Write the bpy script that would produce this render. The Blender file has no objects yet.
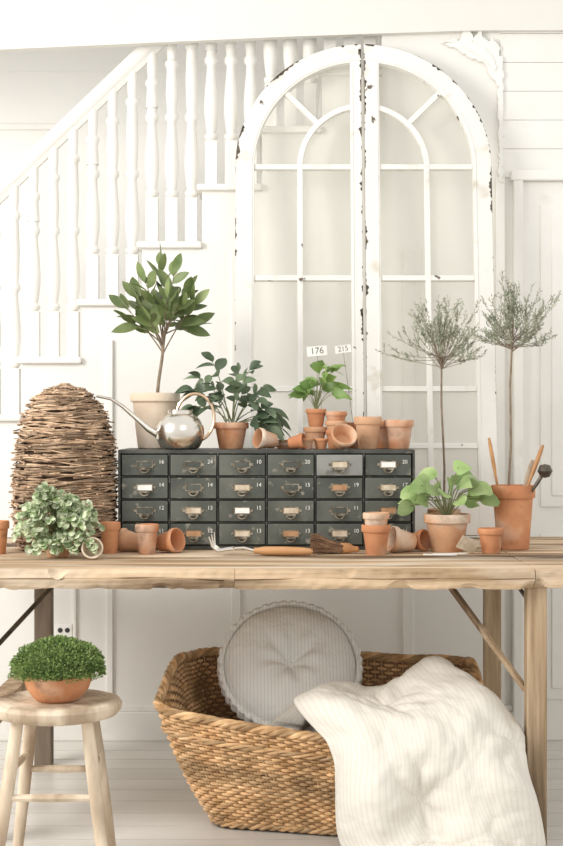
import bpy, math, random, bmesh
from mathutils import Vector, Matrix, noise
random.seed(11)
S=bpy.context.scene
COL=S.collection
# photo measurements -> metres (camera 4 m in front of table edge, eye 1.155 m)
F=1480.0; CY=-4.0; HC=1.155
def X(u,y): return (u-281.5)*(y-CY)/F
def Z(v,y): return HC-(v-423.0)*(y-CY)/F
def R(a,b): return random.uniform(a,b)
pi=math.pi
# ---------------------------------------------------------------- materials
def nt(name):
    m=bpy.data.materials.new(name); m.use_nodes=True
    return m,m.node_tree.nodes,m.node_tree.links
def M(name,c1,c2,rough=.6,scale=8,stretch=(1,1,1),lo=.35,hi=.65,bump=0,bscale=None,metal=0,tint=0,detail=6,transl=0,spec=.4,c3=None,s3=3,lo3=.6,hi3=.7,objrand=True,c4=None,s4=3,lo4=.6,hi4=.7,st4=None):
    m,N,L=nt(name); b=N['Principled BSDF']
    tc=N.new('ShaderNodeTexCoord'); mp=N.new('ShaderNodeMapping'); mp.inputs['Scale'].default_value=stretch
    L.new(tc.outputs['Object'],mp.inputs['Vector'])
    oi=N.new('ShaderNodeObjectInfo'); mu=N.new('ShaderNodeMath'); mu.operation='MULTIPLY'; mu.inputs[1].default_value=37.0 if objrand else 0
    L.new(oi.outputs['Random'],mu.inputs[0])
    def nz(sc,det=detail,st=None):
        n=N.new('ShaderNodeTexNoise'); n.noise_dimensions='4D'; n.inputs['Scale'].default_value=sc; n.inputs['Detail'].default_value=det
        src=mp
        if st:
            src=N.new('ShaderNodeMapping'); src.inputs['Scale'].default_value=st; L.new(tc.outputs['Object'],src.inputs['Vector'])
        L.new(src.outputs[0],n.inputs['Vector']); L.new(mu.outputs[0],n.inputs['W']); return n
    n1=nz(scale); mr=N.new('ShaderNodeMapRange'); mr.inputs[1].default_value=lo; mr.inputs[2].default_value=hi
    L.new(n1.outputs['Fac'],mr.inputs[0])
    mx=N.new('ShaderNodeMix'); mx.data_type='RGBA'; mx.inputs[6].default_value=(*c1,1); mx.inputs[7].default_value=(*c2,1)
    L.new(mr.outputs[0],mx.inputs[0]); out=mx.outputs[2]
    for c,s_,l_,h_,st_ in((c3,s3,lo3,hi3,None),(c4,s4,lo4,hi4,st4)):
        if c:
            n3=nz(s_,st=st_); r3=N.new('ShaderNodeMapRange'); r3.inputs[1].default_value=l_; r3.inputs[2].default_value=h_; L.new(n3.outputs['Fac'],r3.inputs[0])
            m3=N.new('ShaderNodeMix'); m3.data_type='RGBA'; L.new(r3.outputs[0],m3.inputs[0]); L.new(out,m3.inputs[6]); m3.inputs[7].default_value=(*c,1); out=m3.outputs[2]
    if tint:
        at=N.new('ShaderNodeAttribute'); at.attribute_name='tint'
        tr=N.new('ShaderNodeMapRange'); tr.inputs[3].default_value=1-tint; tr.inputs[4].default_value=1+tint; L.new(at.outputs['Fac'],tr.inputs[0])
        hs=N.new('ShaderNodeHueSaturation'); L.new(tr.outputs[0],hs.inputs['Value']); L.new(out,hs.inputs['Color']); out=hs.outputs[0]
    L.new(out,b.inputs['Base Color']); b.inputs['Roughness'].default_value=rough; b.inputs['Metallic'].default_value=metal
    b.inputs['Specular IOR Level'].default_value=spec
    if bump:
        nb=nz(bscale or scale*3); bp=N.new('ShaderNodeBump'); bp.inputs['Strength'].default_value=bump; bp.inputs['Distance'].default_value=.01
        L.new(nb.outputs['Fac'],bp.inputs['Height']); L.new(bp.outputs[0],b.inputs['Normal'])
    if transl:
        t=N.new('ShaderNodeBsdfTranslucent'); L.new(out,t.inputs[0]); ms=N.new('ShaderNodeMixShader'); ms.inputs[0].default_value=transl
        L.new(b.outputs[0],ms.inputs[1]); L.new(t.outputs[0],ms.inputs[2]); L.new(ms.outputs[0],N['Material Output'].inputs[0])
    return m
WALL=M('painted_wall',(.81,.795,.755),(.85,.835,.795),.7,2.5,bump=.05,bscale=40,objrand=False)
WALL2=M('stair_wall_paint',(.84,.828,.795),(.87,.858,.825),.7,2,objrand=False)
TRIM=M('painted_trim',(.81,.795,.752),(.855,.84,.797),.5,6,bump=.08,bscale=30,c3=(.71,.68,.61),s3=9,lo3=.64,hi3=.8)
BEAM=M('beam_paint',(.735,.718,.67),(.77,.752,.705),.7,3)
FLOORM=M('painted_floor',(.63,.61,.565),(.75,.73,.69),.3,5,(.25,1.2,1),bump=.05,objrand=False)
TABLE=M('weathered_wood',(.32,.205,.11),(.67,.50,.33),.68,15,(.09,1.5,1.5),.40,.60,bump=.6,bscale=34,c3=(.12,.07,.035),s3=6,lo3=.54,hi3=.63,c4=(.72,.62,.49),s4=4,lo4=.48,hi4=.70,st4=(.5,2,2))
TLEG=M('leg_wood',(.31,.21,.12),(.60,.455,.30),.68,14,(1.6,1.6,.12),.38,.60,bump=.6,c3=(.14,.085,.045),s3=6,lo3=.55,hi3=.65)
DLEG=M('dark_leg_wood',(.13,.095,.065),(.25,.195,.145),.7,12,(1.5,1.5,.2),bump=.2)
STOOLW=M('stool_wood',(.40,.30,.205),(.72,.60,.46),.64,14,(1,1,.25),.38,.60,bump=.5,c3=(.18,.115,.07),s3=8,lo3=.55,hi3=.66)
HANDLE=M('turned_wood',(.42,.20,.08),(.60,.33,.15),.45,20,(.2,1,1),bump=.1)
TERRA=M('terracotta',(.46,.185,.085),(.65,.31,.155),.88,9,(1,1,1),.35,.65,bump=.15,bscale=70,c3=(.76,.60,.46),s3=8,lo3=.52,hi3=.76,c4=(.24,.11,.06),s4=16,lo4=.58,hi4=.74)
TERRAP=M('aged_terracotta',(.50,.24,.12),(.67,.41,.25),.9,9,(1,1,1),.3,.65,bump=.2,bscale=60,c3=(.78,.68,.56),s3=7,lo3=.53,hi3=.68,c4=(.27,.15,.08),s4=14,lo4=.56,hi4=.74)
CREAM=M('cream_stoneware',(.68,.55,.42),(.80,.69,.56),.85,7,bump=.15,bscale=60,c3=(.56,.37,.24),s3=5,lo3=.54,hi3=.74)
CAB=M('drawer_paint',(.046,.053,.045),(.10,.109,.092),.5,9,(1,1,1),.3,.7,bump=.3,c3=(.27,.25,.20),s3=34,lo3=.61,hi3=.70,c4=(.14,.147,.125),s4=5,lo4=.45,hi4=.72)
CABF=M('cabinet_frame_paint',(.035,.038,.034),(.09,.09,.08),.55,12,bump=.2,c3=(.30,.27,.21),s3=26,lo3=.60,hi3=.70)
CABL=M('worn_drawer_paint',(.20,.205,.19),(.32,.325,.305),.5,10,bump=.15,c3=(.12,.12,.11),s3=14,lo3=.6,hi3=.7)
IRON=M('dark_iron',(.07,.06,.05),(.16,.14,.11),.4,30,metal=.7)
PULL=M('aged_pull_metal',(.13,.105,.075),(.42,.37,.29),.4,60,metal=.85,lo=.4,hi=.65)
STEEL=M('polished_steel',(.66,.61,.54),(.82,.78,.72),.22,6,metal=1,bump=.03)
COPPER=M('copper',(.60,.40,.26),(.74,.56,.4),.3,8,metal=1)
CARD=M('paper_card',(.50,.40,.28),(.70,.61,.48),.8,40)
CARDT=M('tan_card',(.38,.20,.10),(.52,.31,.17),.8,40)
WHITE=M('white_numerals',(.7,.69,.64),(.80,.79,.74),.7,30)
PAPER=M('white_paper',(.80,.79,.74),(.88,.87,.83),.8,20)
BLACK=M('black_ink',(.03,.03,.03),(.05,.05,.05),.7,10)
INK=M('faded_ink',(.10,.09,.085),(.22,.2,.19),.7,60)
WICK=M('golden_wicker',(.44,.25,.11),(.78,.52,.28),.5,25,tint=.36,bump=.1)
WICKD=M('shaded_wicker',(.19,.105,.05),(.29,.17,.085),.8,20)  # darker wicker copy, shade between the strands put into its colour
TWIG=M('dried_twig',(.26,.165,.10),(.55,.395,.265),.75,30,tint=.5,bump=.2)
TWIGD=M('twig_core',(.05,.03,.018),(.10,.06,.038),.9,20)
BARK=M('bark',(.19,.14,.10),(.32,.25,.18),.85,40,bump=.3)
BARE=M('bare_aged_wood',(.035,.028,.022),(.22,.17,.12),.8,50,lo=.45,hi=.7)
STEM=M('green_stem',(.16,.20,.08),(.24,.24,.12),.6,30)
BAY=M('bay_leaf',(.085,.13,.04),(.24,.29,.12),.42,12,tint=.45,transl=.2)
DARKL=M('dark_leaf',(.06,.10,.055),(.18,.24,.14),.42,12,tint=.45,transl=.16)
BRIGHT=M('bright_leaf',(.17,.30,.07),(.33,.47,.15),.42,12,tint=.3,transl=.28)
POTH=M('pothos_leaf',(.23,.36,.12),(.44,.56,.25),.42,14,tint=.3,transl=.28)
VARI=M('variegated_leaf',(.24,.33,.15),(.70,.74,.54),.5,60,tint=.38,transl=.22,lo=.42,hi=.60)
MOSS=M('fine_leaf',(.13,.21,.055),(.27,.36,.12),.6,30,tint=.5,transl=.22)
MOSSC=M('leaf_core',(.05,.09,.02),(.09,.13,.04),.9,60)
ROSE=M('rosemary_leaf',(.27,.305,.22),(.50,.53,.42),.6,30,tint=.32,transl=.22)
SOIL=M('soil',(.05,.032,.02),(.10,.07,.045),.95,50,bump=.6)
BRIST=M('bristle',(.12,.065,.035),(.28,.16,.09),.8,60,(.2,1,1),bump=.5)
PLAST=M('outlet_plastic',(.85,.84,.8),(.87,.86,.82),.4,5)
SASH=M('old_sash_paint',(.80,.783,.735),(.85,.832,.785),.6,5,bump=.2,bscale=26,c3=(.60,.55,.45),s3=12,lo3=.60,hi3=.74,c4=(.14,.11,.085),s4=19,lo4=.675,hi4=.70)
def glassm():
    m,N,L=nt('old_glass'); t=N.new('ShaderNodeBsdfTransparent'); t.inputs[0].default_value=(.99,.99,.98,1)
    b=N['Principled BSDF']; b.inputs['Base Color'].default_value=(.87,.855,.81,1); b.inputs['Roughness'].default_value=.2
    n=N.new('ShaderNodeTexNoise'); n.inputs['Scale'].default_value=3; r=N.new('ShaderNodeMapRange'); r.inputs[3].default_value=.02; r.inputs[4].default_value=.22
    L.new(n.outputs['Fac'],r.inputs[0]); ms=N.new('ShaderNodeMixShader'); L.new(r.outputs[0],ms.inputs[0]); L.new(t.outputs[0],ms.inputs[1]); L.new(b.outputs[0],ms.inputs[2]); L.new(ms.outputs[0],N['Material Output'].inputs[0]); return m
GLASS=glassm()
def striped(name,base,line,freq,lo,attr=None):
    m,N,L=nt(name); b=N['Principled BSDF']; b.inputs['Roughness'].default_value=.9; b.inputs['Specular IOR Level'].default_value=.1
    if attr:
        src=N.new('ShaderNodeAttribute'); src.attribute_name='tint'; o=src.outputs['Fac']
    else:
        tc=N.new('ShaderNodeTexCoord'); sx=N.new('ShaderNodeSeparateXYZ'); L.new(tc.outputs['Object'],sx.inputs[0]); o=sx.outputs['X']
    a=N.new('ShaderNodeMath'); a.operation='MULTIPLY'; a.inputs[1].default_value=freq*2*pi; L.new(o,a.inputs[0])
    s=N.new('ShaderNodeMath'); s.operation='SINE'; L.new(a.outputs[0],s.inputs[0])
    r=N.new('ShaderNodeMapRange'); r.inputs[1].default_value=lo; r.inputs[2].default_value=1; L.new(s.outputs[0],r.inputs[0])
    mx=N.new('ShaderNodeMix'); mx.data_type='RGBA'; mx.inputs[6].default_value=(*base,1); mx.inputs[7].default_value=(*line,1)
    L.new(r.outputs[0],mx.inputs[0]); L.new(mx.outputs[2],b.inputs['Base Color'])
    n=N.new('ShaderNodeTexNoise'); n.inputs['Scale'].default_value=14; n.inputs['Detail'].default_value=5
    bp=N.new('ShaderNodeBump'); bp.inputs['Strength'].default_value=.4; bp.inputs['Distance'].default_value=.012; L.new(n.outputs['Fac'],bp.inputs['Height']); L.new(bp.outputs[0],b.inputs['Normal']); return m
TICK=striped('ticking_fabric',(.95,.935,.895),(.79,.79,.78),95,.2)
QUILT=striped('quilt_fabric',(.755,.72,.65),(.70,.66,.585),48,.2,True)
# ---------------------------------------------------------------- mesh builder
class MB:
    def __init__(s): s.v=[];s.f=[];s.t=[];s.tint=.5
    def add(s,vs,fs):
        b=len(s.v); s.v+=[tuple(v) for v in vs]; s.t+=[s.tint]*len(vs); s.f+=[tuple(i+b for i in f) for f in fs]; return s
    def lathe(s,prof,seg=32,c=(0,0,0)):
        vs=[];fs=[];n=len(prof)
        for j in range(seg):
            a=2*pi*j/seg
            for r,z in prof: vs.append((c[0]+r*math.cos(a),c[1]+r*math.sin(a),c[2]+z))
        for j in range(seg):
            k=(j+1)%seg
            for i in range(n-1):
                if prof[i][0]<1e-6 and prof[i+1][0]<1e-6: continue
                fs.append((j*n+i,k*n+i,k*n+i+1,j*n+i+1))
        return s.add(vs,fs)
    def tube(s,pts,r,seg=8,closed=False,sy=1):
        pts=[Vector(p) for p in pts]; n=len(pts); rr=r if isinstance(r,(list,tuple)) else [r]*n
        t0=(pts[1]-pts[0]).normalized(); up=Vector((0,0,1)) if abs(t0.z)<.9 else Vector((0,1,0))
        nrm=t0.cross(up).normalized(); vs=[];fs=[]
        for i in range(n):
            if closed: t=(pts[(i+1)%n]-pts[i-1]).normalized()
            else: t=(pts[min(i+1,n-1)]-pts[max(i-1,0)]).normalized()
            nrm=(nrm-t*nrm.dot(t)).normalized(); b=t.cross(nrm)
            for j in range(seg):
                a=2*pi*j/seg; vs.append(pts[i]+nrm*math.cos(a)*rr[i]+b*math.sin(a)*rr[i]*sy)
        for i in range(n if closed else n-1):
            k=(i+1)%n
            for j in range(seg):
                l=(j+1)%seg; fs.append((i*seg+j,i*seg+l,k*seg+l,k*seg+j))
        if not closed:
            fs.append(tuple(range(seg))[::-1]); fs.append(tuple((n-1)*seg+j for j in range(seg)))
        return s.add(vs,fs)
    def box(s,x0,x1,y0,y1,z0,z1):
        vs=[(x,y,z) for x in(x0,x1) for y in(y0,y1) for z in(z0,z1)]
        return s.add(vs,[(0,1,3,2),(4,6,7,5),(0,4,5,1),(2,3,7,6),(0,2,6,4),(1,5,7,3)])
    def prism(s,poly,y0,y1):
        n=len(poly); vs=[(x,y0,z) for x,z in poly]+[(x,y1,z) for x,z in poly]
        fs=[tuple(range(n)),tuple(range(2*n-1,n-1,-1))]+[(i,i+n,(i+1)%n+n,(i+1)%n) for i in range(n)]
        return s.add(vs,fs)
    def arc(s,cx,cz,r0,r1,a0,a1,y0,y1,n=20):
        vs=[];fs=[]
        for i in range(n+1):
            a=a0+(a1-a0)*i/n; c,q=math.cos(a),math.sin(a)
            vs+=[(cx+r0*c,y0,cz+r0*q),(cx+r1*c,y0,cz+r1*q),(cx+r1*c,y1,cz+r1*q),(cx+r0*c,y1,cz+r0*q)]
        for i in range(n):
            for j in range(4): fs.append((i*4+j,i*4+(j+1)%4,i*4+4+(j+1)%4,i*4+4+j))
        fs+= [(3,2,1,0),(n*4,n*4+1,n*4+2,n*4+3)]
        return s.add(vs,fs)
    def leaf(s,p,d,L,W,curl=.25,fold=.25,heart=False,n=6,up=None,wave=0):
        p=Vector(p); d=Vector(d).normalized(); u=Vector(up) if up else Vector((R(-.6,.6),R(-1.3,.1),R(.3,1)))
        side=d.cross(u)
        if side.length<.05: side=d.cross(Vector((1,0,0)))
        side.normalize(); u=side.cross(d).normalized(); s.tint=R(0,1)
        vs=[];fs=[]
        for i in range(n+1):
            t=i/n
            if heart=='round': w=W*.5*math.sqrt(max(.002,1-(2*t-1)**2))
            else: w=W*.5*(math.sin(pi*min(1,t**.55*.98+.02)) if heart else math.sin(pi*(t**.85))**.75 if 0<t<1 else .03)
            c=p+d*L*t-Vector((0,0,1))*curl*L*t*t
            k=wave*math.sin(t*9)*W
            vs+=[c-side*w+u*(fold*w+k),c,c+side*w+u*(fold*w-k)]
        for i in range(n):
            a=i*3; fs+=[(a,a+1,a+4,a+3),(a+1,a+2,a+5,a+4)]
        return s.add(vs,fs)
    def needle(s,p,d,L,W):
        d=Vector(d).normalized(); side=d.cross(Vector((R(-1,1),R(-1,1),R(-1,1))))
        if side.length<1e-3: side=Vector((1,0,0))
        side.normalize(); p=Vector(p)
        s.tint=R(0,1); return s.add([p,p+d*L*.5+side*W*.5,p+d*L,p+d*L*.5-side*W*.5],[(0,1,2,3)])
    def mesh(s,name,mat,smooth=True,ang=40):
        me=bpy.data.meshes.new(name); me.from_pydata(s.v,[],s.f); me.update()
        at=me.attributes.new('tint','FLOAT','POINT'); at.data.foreach_set('value',s.t)
        me.materials.append(mat)
        if smooth:
            me.shade_smooth(); me.set_sharp_from_angle(angle=math.radians(ang))
        return me
    def obj(s,name,mat,parent=None,loc=(0,0,0),smooth=True,bevel=0,label=None,kind=None,recalc=True):
        me=s.mesh(name,mat,smooth)
        if recalc:
            bm=bmesh.new(); bm.from_mesh(me); bmesh.ops.recalc_face_normals(bm,faces=bm.faces); bm.to_mesh(me); bm.free()
        return mk(name,me,parent,loc,bevel,label,kind)
def mk(name,me,parent=None,loc=(0,0,0),bevel=0,label=None,kind=None):
    o=bpy.data.objects.new(name,me); COL.objects.link(o); o.location=loc
    if parent: o.parent=parent
    if bevel:
        b=o.modifiers.new('bevel','BEVEL'); b.width=bevel; b.segments=2; b.limit_method='ANGLE'
    if label: o['label']=label
    if kind: o['kind']=kind
    return o
def thing(name,label,cat,loc,group=None,rot=(0,0,0)):
    e=bpy.data.objects.new(name,None); COL.objects.link(e); e.location=loc; e.rotation_euler=rot; e.empty_display_size=.05
    e['label']=label; e['category']=cat
    if group: e['group']=group
    return e
def tag(o,label,cat,group=None):
    o['label']=label; o['category']=cat
    if group: o['group']=group
    return o
def textmesh(body,size,mat,ext=.0004):
    c=bpy.data.curves.new('txt','FONT'); c.body=body; c.size=size; c.extrude=ext; c.align_x='CENTER'; c.align_y='CENTER'
    o=bpy.data.objects.new('txt',c); COL.objects.link(o); dg=bpy.context.evaluated_depsgraph_get()
    me=bpy.data.meshes.new_from_object(o.evaluated_get(dg)); bpy.data.objects.remove(o); me.materials.clear(); me.materials.append(mat); return me
def rest(o,z):
    bpy.context.view_layer.update()
    m=min((o.matrix_world@v.co).z for v in o.data.vertices); o.location.z+=z-m+.0003
# ---------------------------------------------------------------- room
WY=1.40
MB().box(-3,3,-5,2.3,-.05,0).obj('floor',FLOORM,kind='structure')
sm=MB()
y=-4.8
while y<WY:
    sm.box(-3,3,y,y+.003,0,.0006); y+=.14
sm.obj('trim_1',M('floor_seam',(.48,.45,.40),(.58,.55,.50),.8),kind='structure')
rise=57.5*5.4/F; run=60*5.4/F
x0=X(22,WY); z0=Z(357,WY)
def nx(k): return x0+run*k
def tz(k): return z0+rise*k
ks=[k for k in range(-6,7) if tz(k)>.05]
poly=[(nx(ks[0]),0)]
for k in ks:
    poly.append((nx(k),tz(k)-.024)); poly.append((nx(k+1),tz(k)-.024))
xe=nx(ks[-1]+1)
poly+= [(xe,3.3),(3,3.3),(3,0)]
MB().prism(poly,WY,2.25).obj('wall_back',WALL,smooth=False,kind='structure')
fw=MB(); z=0
while z<3.4:
    fw.box(-3,3,2.25,2.29,z,z+.2190); z+=.22
fw.box(-3,3,2.2510,2.3,0,3.4)
fw.obj('wall_stair',WALL2,smooth=False,kind='structure',bevel=0)
MB().box(-3,X(60,2.2),2.235,2.25,Z(128,2.2),Z(122,2.2)).obj('trim_2',TRIM,kind='structure',bevel=.003)
bm_=MB().prism([(-3,Z(62,1.4)),(X(0,1.4),Z(52,1.4)),(X(290,1.4),Z(39,1.4)),(X(470,1.4),Z(33,1.4)),(3,Z(30,1.4)),(3,3.3),(-3,3.3)],1.365,1.40)
bm_.obj('trim_3',BEAM,smooth=False,kind='structure')
sh=MB()
for i in range(6):
    zt=Z(178,1.4)+i*.105
    sh.box(X(500,1.4),3,1.392,1.40,zt+.0007,zt+.1043)
sh.obj('trim_4',TRIM,smooth=False,kind='structure',bevel=.0007)
bt=MB()
for u,w in((75,3),(110,6),(236,9),(408,10),(500,9)):
    bt.box(X(u-w/2,1.4),X(u+w/2,1.4),1.385,1.40,.13,Z(340 if u<200 else (178 if u>450 else 250),1.4) if u>100 else .95)
bt.obj('trim_5',TRIM,smooth=False,kind='structure',bevel=.002)
MB().box(-3,X(512,1.4),1.375,1.40,0,Z(711,1.4)).box(-3,X(512,1.4),1.385,1.40,Z(711,1.4),Z(705,1.4)).obj('baseboard_back',TRIM,smooth=False,kind='structure',bevel=.003)
dx=X(512,1.4)
c=MB(); c.box(dx,dx+.035,1.36,1.40,0,Z(176,1.4)); c.box(dx-.01,dx+1.0,1.355,1.40,Z(182,1.4),Z(172,1.4)); c.box(dx+.93,dx+.965,1.36,1.4,0,Z(182,1.4))
c.obj('trim_6',TRIM,smooth=False,kind='structure',bevel=.004)
d=MB(); d.box(dx+.035,dx+.93,1.385,1.40,0,Z(182,1.4))
for a,b in((.10,.44),(.52,.86)):
    for p,q in((.15,.75),(.85,1.95)):
        d.box(dx+a,dx+b,1.377,1.386,p,q) ; d.box(dx+a+.04,dx+b-.04,1.372,1.378,p+.04,q-.04)
d.obj('door_1',TRIM,smooth=False,kind='structure',bevel=.004)
def PX(pts,y): return [(X(u,y),Z(v,y)) for u,v in pts]
cb=MB()
def rag(pts,y0,y1,seed,amp=1.5):
    out=[]
    for (a,b),(c_,d_) in zip(pts,pts[1:]+pts[:1]):
        n=max(2,int(math.hypot(c_-a,d_-b)/3))
        for i in range(n):
            t=i/n; u=a+(c_-a)*t; v=b+(d_-b)*t; out.append((u+amp*noise.noise(Vector((u*.35,v*.35,seed)))*2,v+amp*noise.noise(Vector((u*.35,v*.35,seed+9)))*2))
    cb.prism(PX(out,y0),y0,y1)
rag([(442,42),(454,38),(459,42),(463,30),(467,20),(470,31),(474,38),(479,30),(483,36),(488,42),(493,38),(500,48),(503,60),(503,182),(499,182),(498,84),(490,74),(484,62),(476,60),(466,54),(454,48)],1.380,1.398,1)
rag([(462,46),(468,38),(476,44),(484,48),(492,56),(497,66),(494,70),(484,58),(474,52)],1.375,1.382,3)
cb.obj('trim_7',TRIM,smooth=False,kind='structure',bevel=.001)
# ---------------------------------------------------------------- staircase
st=thing('staircase','white painted staircase with turned balusters and sloping handrail','staircase',(0,1.42,0))
tm={}
treads=MB().box(-.018,run+.0,-.045,.83,-.024,0).mesh('tread',TRIM,False)
for k in ks: mk('tread',treads,st,(nx(k),0,tz(k)),bevel=.006)
by=1.47
slope=rise/run
xr0=X(0,by); zr0=Z(190,by)
def railz(x): return zr0+(x-xr0)*slope
def balmesh(h):
    key=round(h,3)
    if key in tm: return tm[key]
    r=.022; m=MB()
    m.box(-r,r,-r,r,0,.17)
    H=h
    p=[(0,.165),(.015,.17),(.025,.182),(.025,.192),(.016,.202),(.019,.212),(.026,.27),(.0265,.31),(.0225,.37),(.0175,.42),(.016,.45),(.0245,.462),(.0245,.475),(.0175,.487),(.0205,.53),(.0225,H*.7),(.0185,H-.14),(.0245,H-.13),(.0245,H-.118),(.016,H-.108),(.019,H-.06),(.019,H+.02),(0,H+.02)]
    m.lathe(p,16); tm[key]=m.mesh('baluster',TRIM); return tm[key]
for k in ks:
    for j in range(3):
        x=nx(k)+run*(j+.42)/3
        if x<X(-60,by) or x>xe-.02: continue
        h=railz(x)-tz(k)-.02
        mk('baluster',balmesh(h),st,(x,by-1.42,tz(k)))
rl=MB(); xa=X(-70,by); xb=xe-.02
rl.tube([(xa,by-1.42,railz(xa)),(xb,by-1.42,railz(xb))],.031,12)
rl.tube([(xa,by-1.42,railz(xa)-.026),(xb,by-1.42,railz(xb)-.026)],.022,6)
rl.obj('handrail',TRIM,st)
# ---------------------------------------------------------------- table
TZ=.76
tb=thing('work_table','long weathered light wood table with folding legs','table',(0,0.5,0))
t=MB(); TX0,TX1=-1.12,1.12
xs=X(535,0)
n=6; yb=0.03; w=(1.14-.03)/n
for i in range(n): t.box(TX0+.02,xs,yb+w*i+.002,yb+w*(i+1)-.002,TZ-.03,TZ-(.0015 if i%2 else 0))
t.box(xs+.002,TX1,.03,1.14,TZ-.03,TZ)
t.obj('tabletop',TABLE,tb,(0,-.5,0),smooth=False,bevel=.002)
def worn(m,x0,x1,y0,y1,z0,z1,seed):
    n=int((x1-x0)/.008)+2; vs=[];fs=[]
    for i in range(n+1):
        x=x0+(x1-x0)*i/n
        k=lambda q:noise.noise(Vector((x*9,q,seed)))*.004+noise.noise(Vector((x*38,q,seed)))*.003
        nick=max(0,noise.noise(Vector((x*14,7,seed)))-.2)*.05
        nick2=max(0,noise.noise(Vector((x*11,3,seed)))-.12)*.05
        crk=.006*max(0,min(1,(noise.noise(Vector((x*5,13,seed)))+.15)*6))
        zc=(z0+z1)/2+.012*noise.noise(Vector((x*4,21,seed)))
        vs+=[(x,y0+k(1)+.002+nick2*.6,z0+k(2)+nick2),(x,y0+k(3),z0+.010+nick2*.8),(x,y0+k(6)*.4,zc-.0022),(x,y0+.001+crk,zc),(x,y0+k(6)*.4,zc+.0022),(x,y0+k(4),z1-.010-nick),(x,y0+.004+nick*.6+k(5),z1-.0005-nick*.3),(x,y1,z1),(x,y1,z0)]
    for i in range(n):
        for j in range(9): fs.append((i*9+j,i*9+(j+1)%9,i*9+9+(j+1)%9,i*9+9+j))
    fs+=[tuple(range(8,-1,-1)),tuple(n*9+j for j in range(9))]
    m.add(vs,fs)
t=MB()
worn(t,TX0,X(234.5,0),0,.0305,TZ-.054,TZ,1); worn(t,X(234.9,0),xs,0,.0305,TZ-.0545,TZ-.0005,2); worn(t,xs+.002,TX1,0,.0305,TZ-.053,TZ,3)
t.box(TX0+.02,TX1,1.11,1.14,TZ-.055,TZ-.03)
t.obj('apron',TABLE,tb,(0,-.5,0),smooth=False)
LR=X(537,.04)
def leg(x,y,w,mat):
    MB().box(x-w/2,x+w/2,y-w/2,y+w/2,0,TZ-.03).obj('leg',mat,tb,(0,-.5,0),smooth=False,bevel=.004)
leg(LR,.065,.055,TLEG); leg(X(492,1.0),1.0,.055,TLEG)
leg(-.84,.065,.055,TLEG); leg(X(44,1.0),1.0,.058,DLEG)
def brace(a,b,r,mat,sy=1): MB().tube([a,b],r,4 if sy!=1 else 8,sy=sy).obj('brace',mat,tb,(0,-.5,0),smooth=False)
brace((X(443,.1),.10,TZ-.03),(LR-.02,.10,Z(690,.1)),.016,TLEG,.6)
brace((X(512,.1),.12,TZ-.03),(LR,.10,Z(608,.1)),.006,IRON)
brace((X(74,.5),.5,TZ-.03),(-.80,.12,Z(650,.1)),.007,IRON)
brace((X(484,1.0),1.0,TZ-.10),(X(500,.1)-.06,.10,TZ-.05),.008,IRON)
MB().box(-.86,-.80,.09,.97,.30,.35).obj('stretcher',TLEG,tb,(0,-.5,0),smooth=False)
MB().box(LR-.02,LR+.02,.09,.97,.17,.21).obj('stretcher',TLEG,tb,(0,-.5,0),smooth=False)
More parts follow.
